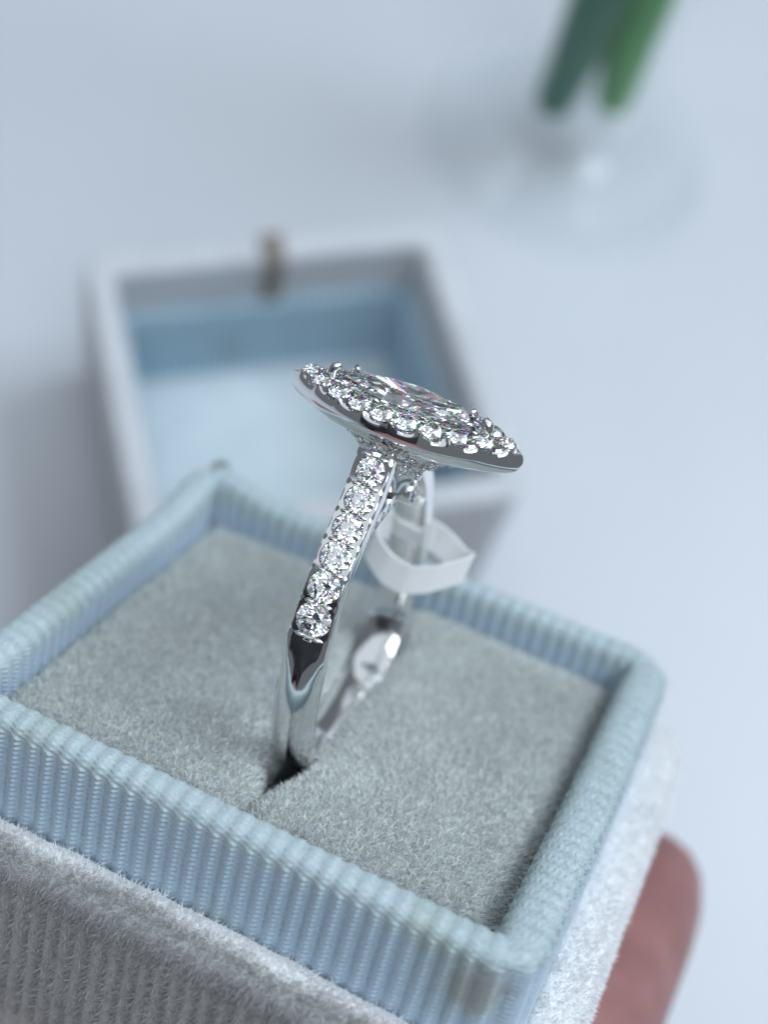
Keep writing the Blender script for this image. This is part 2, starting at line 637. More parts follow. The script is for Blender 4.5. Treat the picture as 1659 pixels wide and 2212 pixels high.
# outer velvet shell
SX, SY = 24.45, 21.45           # centre line of the shell wall
w = 1.75
pr = [(w, BOT + 1.2), (w, -9.4)]
pr += [(w - 0.9 + 0.9 * math.cos(a), -9.0 + 1.0 * math.sin(a)) for a in np.linspace(0, math.pi / 2, 7)][1:]
pr += [(-0.6, -7.6), (-1.3, -7.8), (-w, -8.2), (-w, -11.5)]
P2, N2, s2, L2 = rr_path(SX, SY, 3.2, 4.0)
Q, nq, t = profile_resample(pr, 0.22)
offs = Q[None, :, 0] + 0.10 * noise1(s2, 31, L2)[:, None] + 0.08 * noise1(s2, 33, 17)[:, None]
zz = Q[None, :, 1] + 0.18 * noise1(s2, 32, L2)[:, None] * (Q[None, :, 1] > -12)
row = 0.26 * np.sin(2 * np.pi * s2 / 1.2 + 0.5 * noise1(s2, 35, 23.0))[:, None] * smoothstep(-9.0, -11.0, Q[:, 1])[None, :]
offs = offs + row
GS = np.stack([P2[:, None, 0] + N2[:, None, 0] * offs, P2[:, None, 1] + N2[:, None, 1] * offs, zz], -1)
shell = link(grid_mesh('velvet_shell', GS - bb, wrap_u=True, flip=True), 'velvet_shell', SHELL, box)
# bottom board
pb = P2 + N2 * (w - 0.1)
bm_ = MB()
bm_.add(np.concatenate([np.c_[pb, np.full(len(pb), BOT)], np.c_[pb, np.full(len(pb), BOT + 1.5)]]),
        [tuple(range(len(pb)))[::-1], tuple(range(len(pb), 2 * len(pb)))] + [(i, (i + 1) % len(pb), (i + 1) % len(pb) + len(pb), i + len(pb)) for i in range(len(pb))])
bm_.build('bottom_board', SHELL, box, smooth=False, base=bb)


def vis_w(c):
    """pile only where it can be told: lip all round, right and front sides"""
    x, y, z = c[..., 0], c[..., 1], c[..., 2]
    near = ((x > 20) | (y < -18))
    return (z > -21) * near * (0.6 + 1.2 * (z > -10))


P, Nr = sample_grid(np.concatenate([GS, GS[:1]]), 80000, 41, vis_w)
ctr = np.array([0, 0, -14.0])
out_ = np.sign(np.sum(Nr * (P - ctr), 1))[:, None]
Nr = Nr * np.where(out_ == 0, 1, out_)
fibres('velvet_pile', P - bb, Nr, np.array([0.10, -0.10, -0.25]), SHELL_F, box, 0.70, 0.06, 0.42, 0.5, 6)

# cushion: two pads with the slot between them
U0 = 0.6


def slot_half(v):
    return 0.10 + 1.62 * smoothstep(-13.6, -7.4, v) * (1 - smoothstep(9.0, 15.0, v)) + 0.06 * np.sin(v * 1.3)


def make_pad(sgn, seed):
    vv = np.linspace(-16.9, 16.9, 70)
    e = np.concatenate([np.full(10, 0.0), (1 - np.cos(np.linspace(0, np.pi, 70))) / 2, np.full(6, 1.0)])
    dep = np.concatenate([np.linspace(11.0, 0.6, 10), np.zeros(70), np.linspace(0.5, 6.0, 6)])
    wall = 19.45 if sgn > 0 else -19.45
    G = np.zeros((len(e), len(vv), 3))
    for i, (p, dz) in enumerate(zip(e, dep)):
        hw = slot_half(vv)
        if i < 10:
            hw = hw * (0.6 + 0.4 * (1 - dz / 11.0)) + 0.02
        edge = U0 + sgn * hw
        u = edge + (wall - edge) * p
        dslot = np.abs(u - edge)
        dwall = np.minimum(np.abs(wall - u), np.minimum(vv + 17.3, 17.3 - vv))
        z = -2.75 + 0.45 * (1 - (u / 22) ** 2) + 0.12 * np.sin(u * 0.35 + seed) * np.cos(vv * 0.3)
        rr = 1.7
        z = z - (rr - np.sqrt(np.maximum(rr ** 2 - np.maximum(rr - dslot, 0) ** 2, 0))) * 0.9
        re = 3.0
        z = z - (re - np.sqrt(np.maximum(re ** 2 - np.maximum(re - dwall, 0) ** 2, 0)))
        z = z - dz
        G[i] = np.stack([u, vv, z], -1)
    return G


for k, sgn in enumerate((-1, 1)):
    GP = make_pad(sgn, k * 2.0)
    pad = link(grid_mesh('cushion_pad', GP - bb, flip=(sgn < 0)), 'cushion_pad', PAD, box)
    P, Nr = sample_grid(GP, 72000, 51 + k, lambda c: (c[..., 2] > -6.5) * 1.0)
    if sgn < 0:
        Nr = -Nr
    fl = np.where(Nr[:, 2] < -0.2, -1.0, 1.0)[:, None]
    # the nap swirls: brushed in slowly turning directions
    ang = 1.1 + 1.1 * np.sin(P[:, 0] * 0.23 + 1.0) + 0.9 * np.cos(P[:, 1] * 0.27 + k)
    lay = np.stack([np.cos(ang), np.sin(ang), np.zeros(len(P))], -1) * 0.38
    f = fibres('velvet_pile', P - bb, Nr * fl, lay, PAD_F, pad, 0.62, 0.064, 0.55, 0.85, 61 + k)
# floor board under the slot
bd = MB()
V = [(x, y, z) for z in (-13.5, -13.0) for (x, y) in ((-19.3, -16.6), (19.3, -16.6), (19.3, 16.6), (-19.3, 16.6))]
bd.add(V, [(0, 3, 2, 1), (4, 5, 6, 7), (0, 1, 5, 4), (1, 2, 6, 5), (2, 3, 7, 6), (3, 0, 4, 7)])
bd.build('inner_board', PAD, box, smooth=False, base=bb)

# frayed ribbon end standing at the back corner
fr_ = MB()
pth = np.array([(-19.6, 17.0, -3.4), (-20.2, 17.6, -1.2), (-20.5, 18.3, 0.4), (-20.8, 18.6, 1.4), (-20.2, 18.9, 2.0), (-19.6, 18.8, 1.6)])
ph_ = np.stack([np.interp(np.linspace(0, 5, 22), range(6), pth[:, i]) for i in range(3)], -1)
tube_a = np.linspace(0, 2 * np.pi, 8, endpoint=False)
rad = np.interp(np.linspace(0, 1, 22), [0, .3, .7, 1], [.45, .35, .5, .25])
fr_.grid(np.stack([ph_ + np.stack([np.cos(a) * rad, np.sin(a) * rad * .6, 0 * rad], -1) for a in tube_a], 1), wrap_v=True)
fr_.build('frayed_thread', make_plain('olive_frayed_thread', (0.18, 0.21, 0.18), (0.27, 0.31, 0.28), 0.9, 900), box, base=bb)

# ------------------------------------------------------------------ diamonds
def brilliant(outline, zscale, table=0.56, girdle=0.03):
    hc = (1 - table) * math.tan(math.radians(34.5)) * zscale
    hp = math.tan(math.radians(40.8)) * zscale
    c225 = math.cos(math.radians(22.5))
    rm, rp = 0.80, 0.25
    zm = hc * (1 - (rm * c225 - table) / (1 - table))
    zp = -hp * (1 - rp * c225)
    V = []

    def pt(r, deg, z):
        x, y = outline(math.radians(deg))
        V.append((r * x, r * y, z))
        return len(V) - 1
    Tt = [pt(table, 45 * k, hc + girdle) for k in range(8)]
    Mm = [pt(rm, 45 * k + 22.5, zm + girdle) for k in range(8)]
    Gu = [pt(1, 22.5 * k, girdle) for k in range(16)]
    Gl = [pt(1, 22.5 * k, -girdle) for k in range(16)]
    Pp = [pt(rp, 45 * k + 22.5, zp - girdle) for k in range(8)]
    V.append((0, 0, -hp - girdle))
    cu = len(V) - 1
    F = [tuple(Tt)]
    for k in range(8):
        k1, g = (k + 1) % 8, 2 * k
        F.append((Tt[k], Mm[k], Tt[k1]))
        F += [(Tt[k], Mm[k - 1], Gu[g]), (Tt[k], Gu[g], Mm[k])]
        F.append((Mm[k], Gu[g], Gu[g + 1]))
        F.append((Mm[k], Gu[g + 1], Gu[(g + 2) % 16]))
        F += [(cu, Pp[k], Gl[g]), (cu, Gl[g], Pp[k - 1])]
        F.append((Pp[k], Gl[g + 1], Gl[g]))
        F.append((Pp[k], Gl[(g + 2) % 16], Gl[g + 1]))
    for i in range(16):
        j = (i + 1) % 16
        F.append((Gu[i], Gl[i], Gl[j], Gu[j]))
    return np.array(V), F


def round_outline(a):
    return math.cos(a), math.sin(a)


def marq_xy(L, wd, q):
    """point of a pointed oval, q in turns from +x"""
    q = q % 1.0
    Rm = (L * L + wd * wd) / (2 * wd)
    am = math.asin(L / Rm)
    if q < 0.5:
        a = am * (1 - 4 * q)
        return Rm * math.sin(a), Rm * math.cos(a) - (Rm - wd)
    a = am * (1 - 4 * (q - 0.5))
    return -Rm * math.sin(a), -(Rm * math.cos(a) - (Rm - wd))


def marq_path(L, wd, n):
    P = np.array([marq_xy(L, wd, (i + 0.5) / n) for i in range(n)])
    return P


V, F = brilliant(round_outline, 1.0)
ROUND = poly_mesh('round_brilliant', V, F, smooth=False)
ROUND.materials.append(DIAMOND)


def frame_from(nrm, hint=(1, 0, 0)):
    z = np.asarray(nrm, float); z /= np.linalg.norm(z)
    x = np.asarray(hint, float); x = x - z * (x @ z); x /= np.linalg.norm(x)
    y = np.cross(z, x)
    return np.stack([x, y, z], 1)


def stone(pos, nrm, radius, parent, base, spin=0.0, hint=(1, 0, 0)):
    o = bpy.data.objects.new('diamond', ROUND)
    COL.objects.link(o)
    o.parent = parent
    Rm = frame_from(nrm, hint)
    c, s_ = math.cos(spin), math.sin(spin)
    Rm = Rm @ np.array([[c, -s_, 0], [s_, c, 0], [0, 0, 1]])
    m = Matrix.Identity(4)
    for i in range(3):
        for j in range(3):
            m[i][j] = Rm[i][j] * radius
        m[i][3] = (pos[i] - base[i]) * S
    o.matrix_local = m
    return o


# ------------------------------------------------------------------ ring
VC, ZC, RO, RI = 0.4, 4.4, 10.7, 8.9
RBASE = np.array([U0, VC, ZC - RO])
ring = thing('diamond_ring', 'white gold ring with marquise diamond, diamond halo and stone-set shoulders, standing in grey velvet slot', 'ring', FB, tuple(RBASE))
KL = -0.02                       # the ring leans a little in its slot


def lean(P):
    P = np.array(P, float)
    P[..., 0] = P[..., 0] + KL * (P[..., 2] - 5.0)
    return P


# outer line of the front half, bottom to head; mirrored for the back half
half = [(VC - (RO + 0.7 * max(0, math.sin(2 * a)) ** 2) * math.sin(a), ZC - (RO + 0.7 * max(0, math.sin(2 * a)) ** 2) * math.cos(a)) for a in np.radians(np.arange(0, 113, 4))]
half += [(-8.75, 11.2), (-7.75, 13.3), (-6.55, 15.0), (-5.25, 16.5), (-4.15, 18.1), (-3.2, 20.2)]
half = np.array(half)


def smooth_curve(P, n):
    d = np.concatenate([[0], np.cumsum(np.linalg.norm(np.diff(P, axis=0), axis=1))])
    t = np.linspace(0, d[-1], n)
    Q = np.stack([np.interp(t, d, P[:, 0]), np.interp(t, d, P[:, 1])], -1)
    for _ in range(14):
        Q[1:-1] = (Q[:-2] + 2 * Q[1:-1] + Q[2:]) / 4
    return Q


HN = 150
hc_ = smooth_curve(half, HN)
full = np.concatenate([hc_[::-1], np.stack([2 * VC - hc_[1:, 0], hc_[1:, 1]], -1)])     # front head -> bottom -> back head
tan_ = np.gradient(full, axis=0); tan_ /= np.linalg.norm(tan_, axis=1)[:, None]
nrm_ = np.stack([tan_[:, 1], -tan_[:, 0]], -1)
cen = np.array([VC, ZC])
nrm_ *= np.sign(np.sum(nrm_ * (full - cen), 1))[:, None]
arcl = np.concatenate([[0], np.cumsum(np.linalg.norm(np.diff(full, axis=0), axis=1))])
TOT = arcl[-1]
STONE_S = [1.30, 3.32, 5.34, 7.40, 9.55, 11.85]            # distance of stone centres from the head end
STONE_R = [1.02, 1.03, 1.05, 1.08, 1.14, 1.23]
END_S = 13.35
prof_n = 40


def shank_profile(sd):
    """cross section at distance sd from the nearer head end: list of (x, depth) ; depth<0 inward"""
    ch = 1 - smoothstep(END_S - 0.25, END_S + 0.05, sd)       # stone channel present
    wdt = 1.34 + 0.16 * smoothstep(8, 16, sd) + 0.10 * smoothstep(16, 28, sd)
    thick = 1.55 + 0.35 * smoothstep(10, 22, sd)
    dome = 0.75 * smoothstep(END_S, END_S + 3.5, sd)
    out = []
    hole = 0.0
    for s0, r0 in zip(STONE_S, STONE_R):
        if abs(sd - s0) < r0 * 1.02:
            hole = max(hole, math.sqrt((r0 * 1.02) ** 2 - (sd - s0) ** 2))
    hole = min(max(hole, 0.30), wdt - 0.10)
    xs = np.concatenate([np.linspace(-wdt, -hole - 0.02, 6), np.linspace(-hole, hole, 11), np.linspace(hole + 0.02, wdt, 6)])
    for x in xs:
        q = abs(x) / wdt
        d = -dome * (0.12 * q + 0.88 * q ** 2.3)
        d -= 0.12 * max(0, (q - 0.93) / 0.07) ** 2
        if abs(x) <= hole + 1e-6:
            d -= ch * 1.15
        out.append((x, d))
    # sides and inner face
    for x, f_ in [(wdt + 0.03, 0.35), (wdt + 0.02, 0.7), (wdt - 0.08, 0.93), (wdt - 0.45, 1.0), (0.5, 1.03), (-0.5, 1.03), (-wdt + 0.45, 1.0), (-wdt + 0.08, 0.93), (-wdt - 0.02, 0.7), (-wdt - 0.03, 0.35)]:
        out.append((x, -thick * f_ - (dome * 0.3 if f_ < 0.9 else 0)))
    return np.array(out)


# refine samples around the channel ends
fine_s = np.unique(np.concatenate([np.linspace(0, TOT, 520), np.linspace(END_S - 0.4, END_S + 0.3, 30), TOT - np.linspace(END_S - 0.4, END_S + 0.3, 30)]))


def at_s(s_):
    v = np.array([np.interp(s_, arcl, full[:, 0]), np.interp(s_, arcl, full[:, 1])])
    nn = np.array([np.interp(s_, arcl, nrm_[:, 0]), np.interp(s_, arcl, nrm_[:, 1])])
    return v, nn / np.linalg.norm(nn)


rows = []
for s_ in fine_s:
    v, nn = at_s(s_)
    pf = shank_profile(min(s_, TOT - s_))
    rows.append(np.stack([U0 + pf[:, 0], v[0] + nn[0] * pf[:, 1], v[1] + nn[1] * pf[:, 1]], -1))
SH = lean(np.array(rows))
shm = MB()
shm.grid(SH, wrap_v=True)
k0 = SH.shape[1]
shm.F.append(tuple(range(k0)))
shm.F.append(tuple(range((len(SH) - 1) * k0, len(SH) * k0))[::-1])


def ring_normals_fix(o):
    import bmesh
    bm = bmesh.new(); bm.from_mesh(o.data)
    bmesh.ops.recalc_face_normals(bm, faces=bm.faces)
    bm.to_mesh(o.data); bm.free()


def sharp(o, deg):
    o.data.set_sharp_from_angle(angle=math.radians(deg))


# cusps (bead prongs) between the stones, cut from the rails
for side in (0, 1):
    bs = [0.25] + [(a + b) / 2 for a, b in zip(STONE_S[:-1], STONE_S[1:])] + [END_S - 0.28]
    for j, s0 in enumerate(bs):
        s_ = s0 if side == 0 else TOT - s0
        v, nn = at_s(s_)
        tg = np.array([-nn[1], nn[0]])
        rot = lean(np.stack([(1, 0, 0), (0, tg[0], tg[1]), (0, nn[0], nn[1])], 1)) * 1.0
        rot = np.stack([(1, 0, 0), (0, tg[0], tg[1]), (0, nn[0], nn[1])], 1)
        for sx in (-1, 1):
            c = lean(np.array([U0 + sx * 0.62, v[0] + nn[0] * 0.06, v[1] + nn[1] * 0.06]))
            shm.ball(c, 1.0, 14, 9, (0.36, 0.15, 0.16), rot)
        if j == len(bs) - 1:
            c = lean(np.array([U0, v[0] - nn[0] * 0.05, v[1] - nn[1] * 0.05]))
            shm.ball(c, 1.0, 14, 8, (1.15, 0.15, 0.22), rot)
shank = shm.build('shank', METAL, ring, base=RBASE)
ring_normals_fix(shank)
sharp(shank, 38)
for side in (0, 1):
    for j, (s0, r0) in enumerate(zip(STONE_S, STONE_R)):
        s_ = s0 if side == 0 else TOT - s0
        v, nn = at_s(s_)
        pos = lean(np.array([U0, v[0] - nn[0] * 0.10, v[1] - nn[1] * 0.10]))
        stone(pos, (0, nn[0], nn[1]), r0, shank, RBASE, spin=0.4 * j)

# halo setting
HD = np.array([0.6, 0.3, 22.6])
NH = 640
q_ = (np.arange(NH) + 0.5) / NH


def halo_ring(L, wd):
    P = np.array([marq_xy(L, wd, a) for a in q_])
    for _ in range(9):                      # rounds the two points
        P = (np.roll(P, 1, 0) + 2 * P + np.roll(P, -1, 0)) / 4
    return P


NS = 18
ML, MW = 7.42, 2.48
# stone places at equal arc length along the halo, one on each point
tmp = np.array([marq_xy(ML, MW, i / 2000) for i in range(2001)])
al = np.concatenate([[0], np.cumsum(np.linalg.norm(np.diff(tmp, axis=0), axis=1))])
hs = [np.interp(al[-1] * k / NS, al, np.linspace(0, 1, 2001)) for k in range(NS)]


def scallop(q):
    d = np.min(np.abs((np.array(hs)[None, :] - q[:, None] + 0.5) % 1.0 - 0.5), axis=1)
    return np.clip(1 - (d / (0.46 / NS)) ** 2, 0, 1) ** 0.5


sc = scallop(q_)
HR = 0.84
seats = np.array([marq_xy(ML, MW, a) for a in hs])
rings = []
# top plate with a round seat sunk under every stone
for tq in np.linspace(0, 1, 22):
    c = halo_ring(5.75 + (8.60 - 5.75) * tq, 1.85 + (3.16 - 1.85) * tq)
    dm = np.min(np.linalg.norm(c[:, None, :] - seats[None], axis=2), axis=1)
    edge = 0.10 * smoothstep(0.85, 1.0, tq)
    if tq > 0.86:
        rings.append(np.c_[c, 0.02 - edge - 0.38 * sc])
    else:
        rings.append(np.c_[c, 0.02 - 1.0 * (1 - smoothstep(HR - 0.06, HR + 0.05, dm))])
for (L, wd, z) in [(8.72, 3.26, -0.55), (8.76, 3.28, -0.95), (8.66, 3.18, -1.35), (8.35, 2.98, -1.75), (7.75, 2.68, -2.1), (6.9, 2.35, -2.3), (5.4, 1.98, -2.42), (4.4, 1.75, -2.55), (4.2, 1.65, -2.2)]:
    zq_ = np.full(NH, z)
    if z > -0.9:
        zq_ = z - 0.16 * sc
    rings.append(np.c_[halo_ring(L, wd), zq_])
for (L, wd, z) in [(4.2, 1.5, -1.2), (5.15, 1.66, 0.05), (5.45, 1.76, 0.12)]:
    rings.append(np.c_[halo_ring(L, wd), np.full(NH, z)])
HP = np.array(rings) + HD
hm = MB()
hm.grid(HP, wrap_u=True, wrap_v=True)
# beads between the stones
for k in range(NS):
    qa, qb = hs[k], hs[(k + 1) % NS] + (1.0 if k == NS - 1 else 0)
    qm = (qa + qb) / 2
    for L, wd, zz_, rr in [(8.1, 2.92, 0.02, 0.20), (6.45, 2.06, 0.10, 0.19)]:
        x, y = marq_xy(L, wd, qm)
        hm.ball(HD + (x, y, zz_), rr, 10, 7, (1, 1, 0.9))
halo = hm.build('halo_setting', METAL, ring, base=RBASE)
ring_normals_fix(halo)
sharp(halo, 50)
for k in range(NS):
    x, y = marq_xy(ML, MW, hs[k])
    tip = abs(x) > 7.0
    r_ = 0.66 if tip else 0.85
    pos = HD + np.array([x * (0.985 if tip else 1), y, 0.0])
    stone(pos + (0, 0, 0.03), (0.10 * x / 7, 0.30 * y / 3, 1), r_, halo, RBASE, spin=k * 0.7)

# centre stone
CL, CW = 5.6, 1.86


def marq_outline(a):
    # pointed oval as a function of polar-like angle
    return marq_xy(CL, CW, a / (2 * math.pi))


V, F = brilliant(marq_outline, CW * 0.92, 0.58, 0.05)
V[:, 2] *= 1.12
cme = poly_mesh('marquise_brilliant', V, F, smooth=False)
cme.materials.append(DIAMOND)
cst = bpy.data.objects.new('center_diamond', cme)
COL.objects.link(cst)
cst.parent = ring
cst.location = (HD + (0, 0, 0.55) - RBASE) * S
cst['label'] = 'large faceted marquise diamond in the middle of the halo'
for (qx, sgl) in [(0.0, 1), (0.5, 1), (0.06, 0.8), (0.44, 0.8)]:
    x, y = marq_xy(CL, CW, qx)
    nn = np.array([x / CL ** 2, y / CW ** 2, 0]); nn /= np.linalg.norm(nn)
    pm = MB()
    base_p = np.array([x, y, 0]) + nn * 0.20
    pts = [base_p + nn * 0.05 + (0, 0, -0.9), base_p + nn * 0.02 + (0, 0, 0.2), base_p - nn * 0.10 + (0, 0, 0.75), base_p - nn * 0.38 + (0, 0, 1.02), base_p - nn * 0.62 + (0, 0, 1.03)]
    rad = np.array([0.34, 0.36, 0.36, 0.27, 0.05]) * (1.1 if sgl == 1 else 0.9)
    a = np.linspace(0, 2 * np.pi, 10, endpoint=False)
    side = np.cross(nn, (0, 0, 1))
    Pq = np.array(pts)
    tg = np.gradient(Pq, axis=0)
    G = []
    for p_, t_, r_ in zip(Pq, tg, rad):
        t_ = t_ / np.linalg.norm(t_)
        b_ = np.cross(side, t_)
        G.append([p_ + r_ * (math.cos(q) * side + math.sin(q) * b_) for q in a])
    pm.grid(np.array(G) + HD, wrap_v=True)
    pm.F.append(tuple(range(10)))
    pm.F.append(tuple(range(40, 50))[::-1])
    po = pm.build('prong', METAL, cst, base=HD + (0, 0, 0.55))
    ring_normals_fix(po)

# basket under the halo with its own small stones
rows = []
bsk = [(4.6, 1.75, -2.35), (4.3, 1.65, -2.7), (3.3, 1.5, -3.3), (2.5, 1.25, -3.8), (1.8, 1.05, -4.6), (1.5, 0.95, -5.4), (1.45, 0.9, -6.2)]
for (L, wd, z) in bsk:
    rows.append(np.c_[halo_ring(L, wd)[::4], np.full(NH // 4, z)])
km = MB()
km.grid(np.array(rows) + HD, wrap_v=True)
km.F.append(tuple(range(NH // 4)))
km.F.append(tuple(range((len(bsk) - 1) * (NH // 4), len(bsk) * (NH // 4)))[::-1])
basket_st = []
for (L, wd, z, nst, rr) in [(4.2, 1.9, -2.75, 14, 0.50), (3.0, 1.50, -3.55, 11, 0.46), (2.1, 1.25, -4.4, 8, 0.42)]:
    for k in range(nst):
        q = (k + 0.5 * (nst % 2) + 0.25) / nst
        x, y = marq_xy(L, wd, q)
        x2, y2 = marq_xy(L, wd, q + 0.01)
        nn = np.array([y2 - y, -(x2 - x), 0]); nn *= np.sign(nn @ np.array([x, y, 0]) + 1e-9); nn /= np.linalg.norm(nn)
        nn = nn + (0, 0, -0.75)
        nn /= np.linalg.norm(nn)
        basket_st.append((HD + np.array([x, y, z]) + nn * 0.02, nn, rr))
        x3, y3 = marq_xy(L, wd, q + 0.5 / nst)
        km.ball(HD + np.array([x3, y3, z - 0.1]) + nn * 0.05, 0.19, 8, 6)
basket = km.build('basket', METAL, ring, base=RBASE)
ring_normals_fix(basket)
sharp(basket, 40)
for p_, nn, rr in basket_st:
    stone(p_, nn, rr, basket, RBASE, spin=random.random() * 3, hint=(0.3, 0.2, 1))

# bridge across the top of the finger hole, with side stones and a round bezel
am_ = MB()
sec = [(1.0, 0.5), (1.1, 0.3), (1.1, -0.3), (0.95, -0.5), (-0.95, -0.5), (-1.1, -0.3), (-1.1, 0.3), (-1.0, 0.5)]


def bridge_at(dv):
    return np.array([VC + dv, 14.3 + 1.3 * (1 - (dv / 5.6) ** 2)])


G = []
for dv in np.linspace(-5.6, 5.6, 50):
    c = bridge_at(dv)
    tn = bridge_at(dv + 0.01) - c
    tn /= np.linalg.norm(tn)
    nn = np.array([-tn[1], tn[0]])
    G.append([(U0 - 0.2 + x, c[0] + nn[0] * d, c[1] + nn[1] * d) for x, d in sec])
am_.grid(np.array(G), wrap_v=True)
# bezel on the right face
bz = np.array([U0 + 0.4, 2.0, 15.75])
zq = np.linspace(0, 2 * np.pi, 28, endpoint=False)
bzp = [(0.0, 1.10), (1.0, 1.12), (1.12, 1.05), (1.16, 0.93), (1.0, 0.88), (0.5, 0.80)]
am_.grid(np.array([[bz + (h, r_ * math.cos(q), r_ * math.sin(q)) for q in zq] for h, r_ in bzp]), wrap_v=True)
bridge = am_.build('bridge', METAL, ring, base=RBASE)
ring_normals_fix(bridge)
sharp(bridge, 40)
stone(bz + (1.02, 0, 0), (1, 0, 0), 0.86, bridge, RBASE, hint=(0, 0, 1))
for k, dv in enumerate((-3.6, -2.6, -1.6, -0.6)):
    c = bridge_at(dv)
    stone((U0 - 0.2 + 0.98, c[0], c[1]), (1, 0, 0), 0.47, bridge, RBASE, spin=k * 1.3, hint=(0, 0, 1))

# ------------------------------------------------------------------ paper tag looped round the back of the shank
pp = np.array([(-1.0, 11.8), (-2.5, 10.6), (-2.7, 9.0), (-1.9, 7.7), (-0.2, 7.0), (1.8, 6.9), (3.6, 7.5), (5.4, 8.6), (5.8, 9.0), (5.6, 9.5), (4.0, 10.8), (2.0, 12.1), (0.4, 12.4), (-1.0, 11.8)])
dd = np.concatenate([[0], np.cumsum(np.linalg.norm(np.diff(pp, axis=0), axis=1))])
tq = np.linspace(0, dd[-1], 150)
pq = np.stack([np.interp(tq, dd, pp[:, 0]), np.interp(tq, dd, pp[:, 1])], -1)
for _ in range(5):
    pq[1:-1] = (pq[:-2] + 2 * pq[1:-1] + pq[2:]) / 4
zl = np.interp(pq[:, 0], [-2.7, -1.5, 0.0, 1.6, 3.4, 5.0, 6.3], [6.4, 5.2, 4.5, 4.2, 4.7, 5.6, 6.4])
zb = smoothstep(9.2, 11.2, pq[:, 1])
zl = zl * (1 - zb) + 5.7 * zb
for _ in range(8):
    zl[1:-1] = (zl[:-2] + 2 * zl[1:-1] + zl[2:]) / 4
TGB = np.array([1.0, 9.5, 4.6])
tag_t = thing('paper_tag', 'white paper tag strip looped round the far side of the ring band', 'tag', FB, tuple(TGB))
nn = np.gradient(pq, axis=0); nn = np.stack([nn[:, 1], -nn[:, 0]], -1); nn /= np.linalg.norm(nn, axis=1)[:, None]
th = 0.07
sec = [(-th, -0.1), (th, -0.1), (th, 2.55), (-th, 2.55)]
G = np.array([[(pq[i, 0] + nn[i, 0] * a + 0.12 * h, pq[i, 1] + nn[i, 1] * a, zl[i] + h) for a, h in sec] for i in range(len(pq))])
tm = MB()
tm.grid(G, wrap_v=True)
to = tm.build('strip', PAPER, tag_t, base=TGB, smooth=False)
ring_normals_fix(to)

# ------------------------------------------------------------------ lid on the table
LX, LY, LHH = 27.7, 24.8, 30.0
lid = thing('box_lid', 'ring box lid lined with pale blue ribbon, hollow side up on white table', 'box lid', FT, (-1.0, -0.8, 0))
lid.rotation_euler = (0, 0, math.radians(2.6))
P2, N2, s2, L2 = rr_path(LX - 1.7, LY - 1.7, 2.6, 3.0)
pr = [(1.7, 0.2), (1.7, LHH - 1.4)] + [(0.3 + 1.4 * math.cos(a), LHH - 1.4 + 1.4 * math.sin(a)) for a in np.linspace(0, math.pi / 2, 6)][1:] + [(-1.0, LHH), (-2.2, LHH - 0.3), (-2.8, LHH - 1.2), (-2.8, 3.0)]
Q, nq, t = profile_resample(pr, 0.5)
offs = Q[None, :, 0] + 0.12 * noise1(s2, 71, L2)[:, None]
zz = Q[None, :, 1] + 0.2 * noise1(s2, 72, L2)[:, None] * (Q[None, :, 1] > 20)
G = np.stack([P2[:, None, 0] + N2[:, None, 0] * offs, P2[:, None, 1] + N2[:, None, 1] * offs, zz], -1)
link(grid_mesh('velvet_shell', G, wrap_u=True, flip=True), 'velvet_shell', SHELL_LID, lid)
# ribbon lining set back from the rim
pr = [(0.9, 20.0), (0.4, 20.35), (-0.2, 20.1), (-0.6, 19.4), (-0.8, 7.0), (-1.6, 3.4)]
G = ribbed_sweep(LX - 5.2, LY - 5.2, 2.2, pr, 1.27, 0.62, 6.0, 0.3, 0.12, 9, tooth=0.6)
link(grid_mesh('ribbon_lining', G, wrap_u=True, flip=True), 'ribbon_lining', RIB_LID, lid)
# pad in the bottom
nx = 40
X, Y = np.meshgrid(np.linspace(-1, 1, nx), np.linspace(-1, 1, nx), indexing='ij')
Z = 4.2 + 2.0 * (1 - np.abs(X) ** 5) * (1 - np.abs(Y) ** 5) + 0.25 * np.sin(4 * X + 1) * np.cos(5 * Y)
link(grid_mesh('lining_pad', np.stack([X * (LX - 5.6), Y * (LY - 5.6), Z], -1)), 'lining_pad', LIDPAD, lid)
# the lid's top board, now underneath
pb = P2 + N2 * 1.6
bd = MB()
bd.add(np.concatenate([np.c_[pb, np.full(len(pb), 0.0)], np.c_[pb, np.full(len(pb), 3.2)]]),
       [tuple(range(len(pb)))[::-1], tuple(range(len(pb), 2 * len(pb)))] + [(i, (i + 1) % len(pb), (i + 1) % len(pb) + len(pb), i + len(pb)) for i in range(len(pb))])
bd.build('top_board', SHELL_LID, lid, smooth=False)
# brown cloth tab folded over the back wall
xs = 0.5
yb = LY
tabp = [(yb - 5.2, 18.5), (yb - 5.0, 24), (yb - 4.95, 28.6), (yb - 3.4, 30.3), (yb - 1.6, 30.5), (yb - 0.6, 30.2)]
tp = np.array(tabp)
tg = MB()
G = []
for i, (y, z) in enumerate(tp):
    G.append([(xs - 1.3 - 0.05 * i, y, z), (xs + 1.3 + 0.1 * i, y, z), (xs + 1.3 + 0.1 * i, y + 0.1, z + 0.35), (xs - 1.3 - 0.05 * i, y + 0.1, z + 0.35)])
tg.grid(np.array(G), wrap_v=True)
tg.F.append((0, 1, 2, 3)); tg.F.append((23, 22, 21, 20))
to = tg.build('cloth_tab', TAB, lid, smooth=False)
ring_normals_fix(to)

# ------------------------------------------------------------------ glass vase and the green stems in it
GX, GY = 66.3, 66.5


def lathe(prof, n=64):
    a = np.linspace(0, 2 * np.pi, n, endpoint=False)
    return np.array([[(r * math.cos(q), r * math.sin(q), z) for q in a] for r, z in prof])


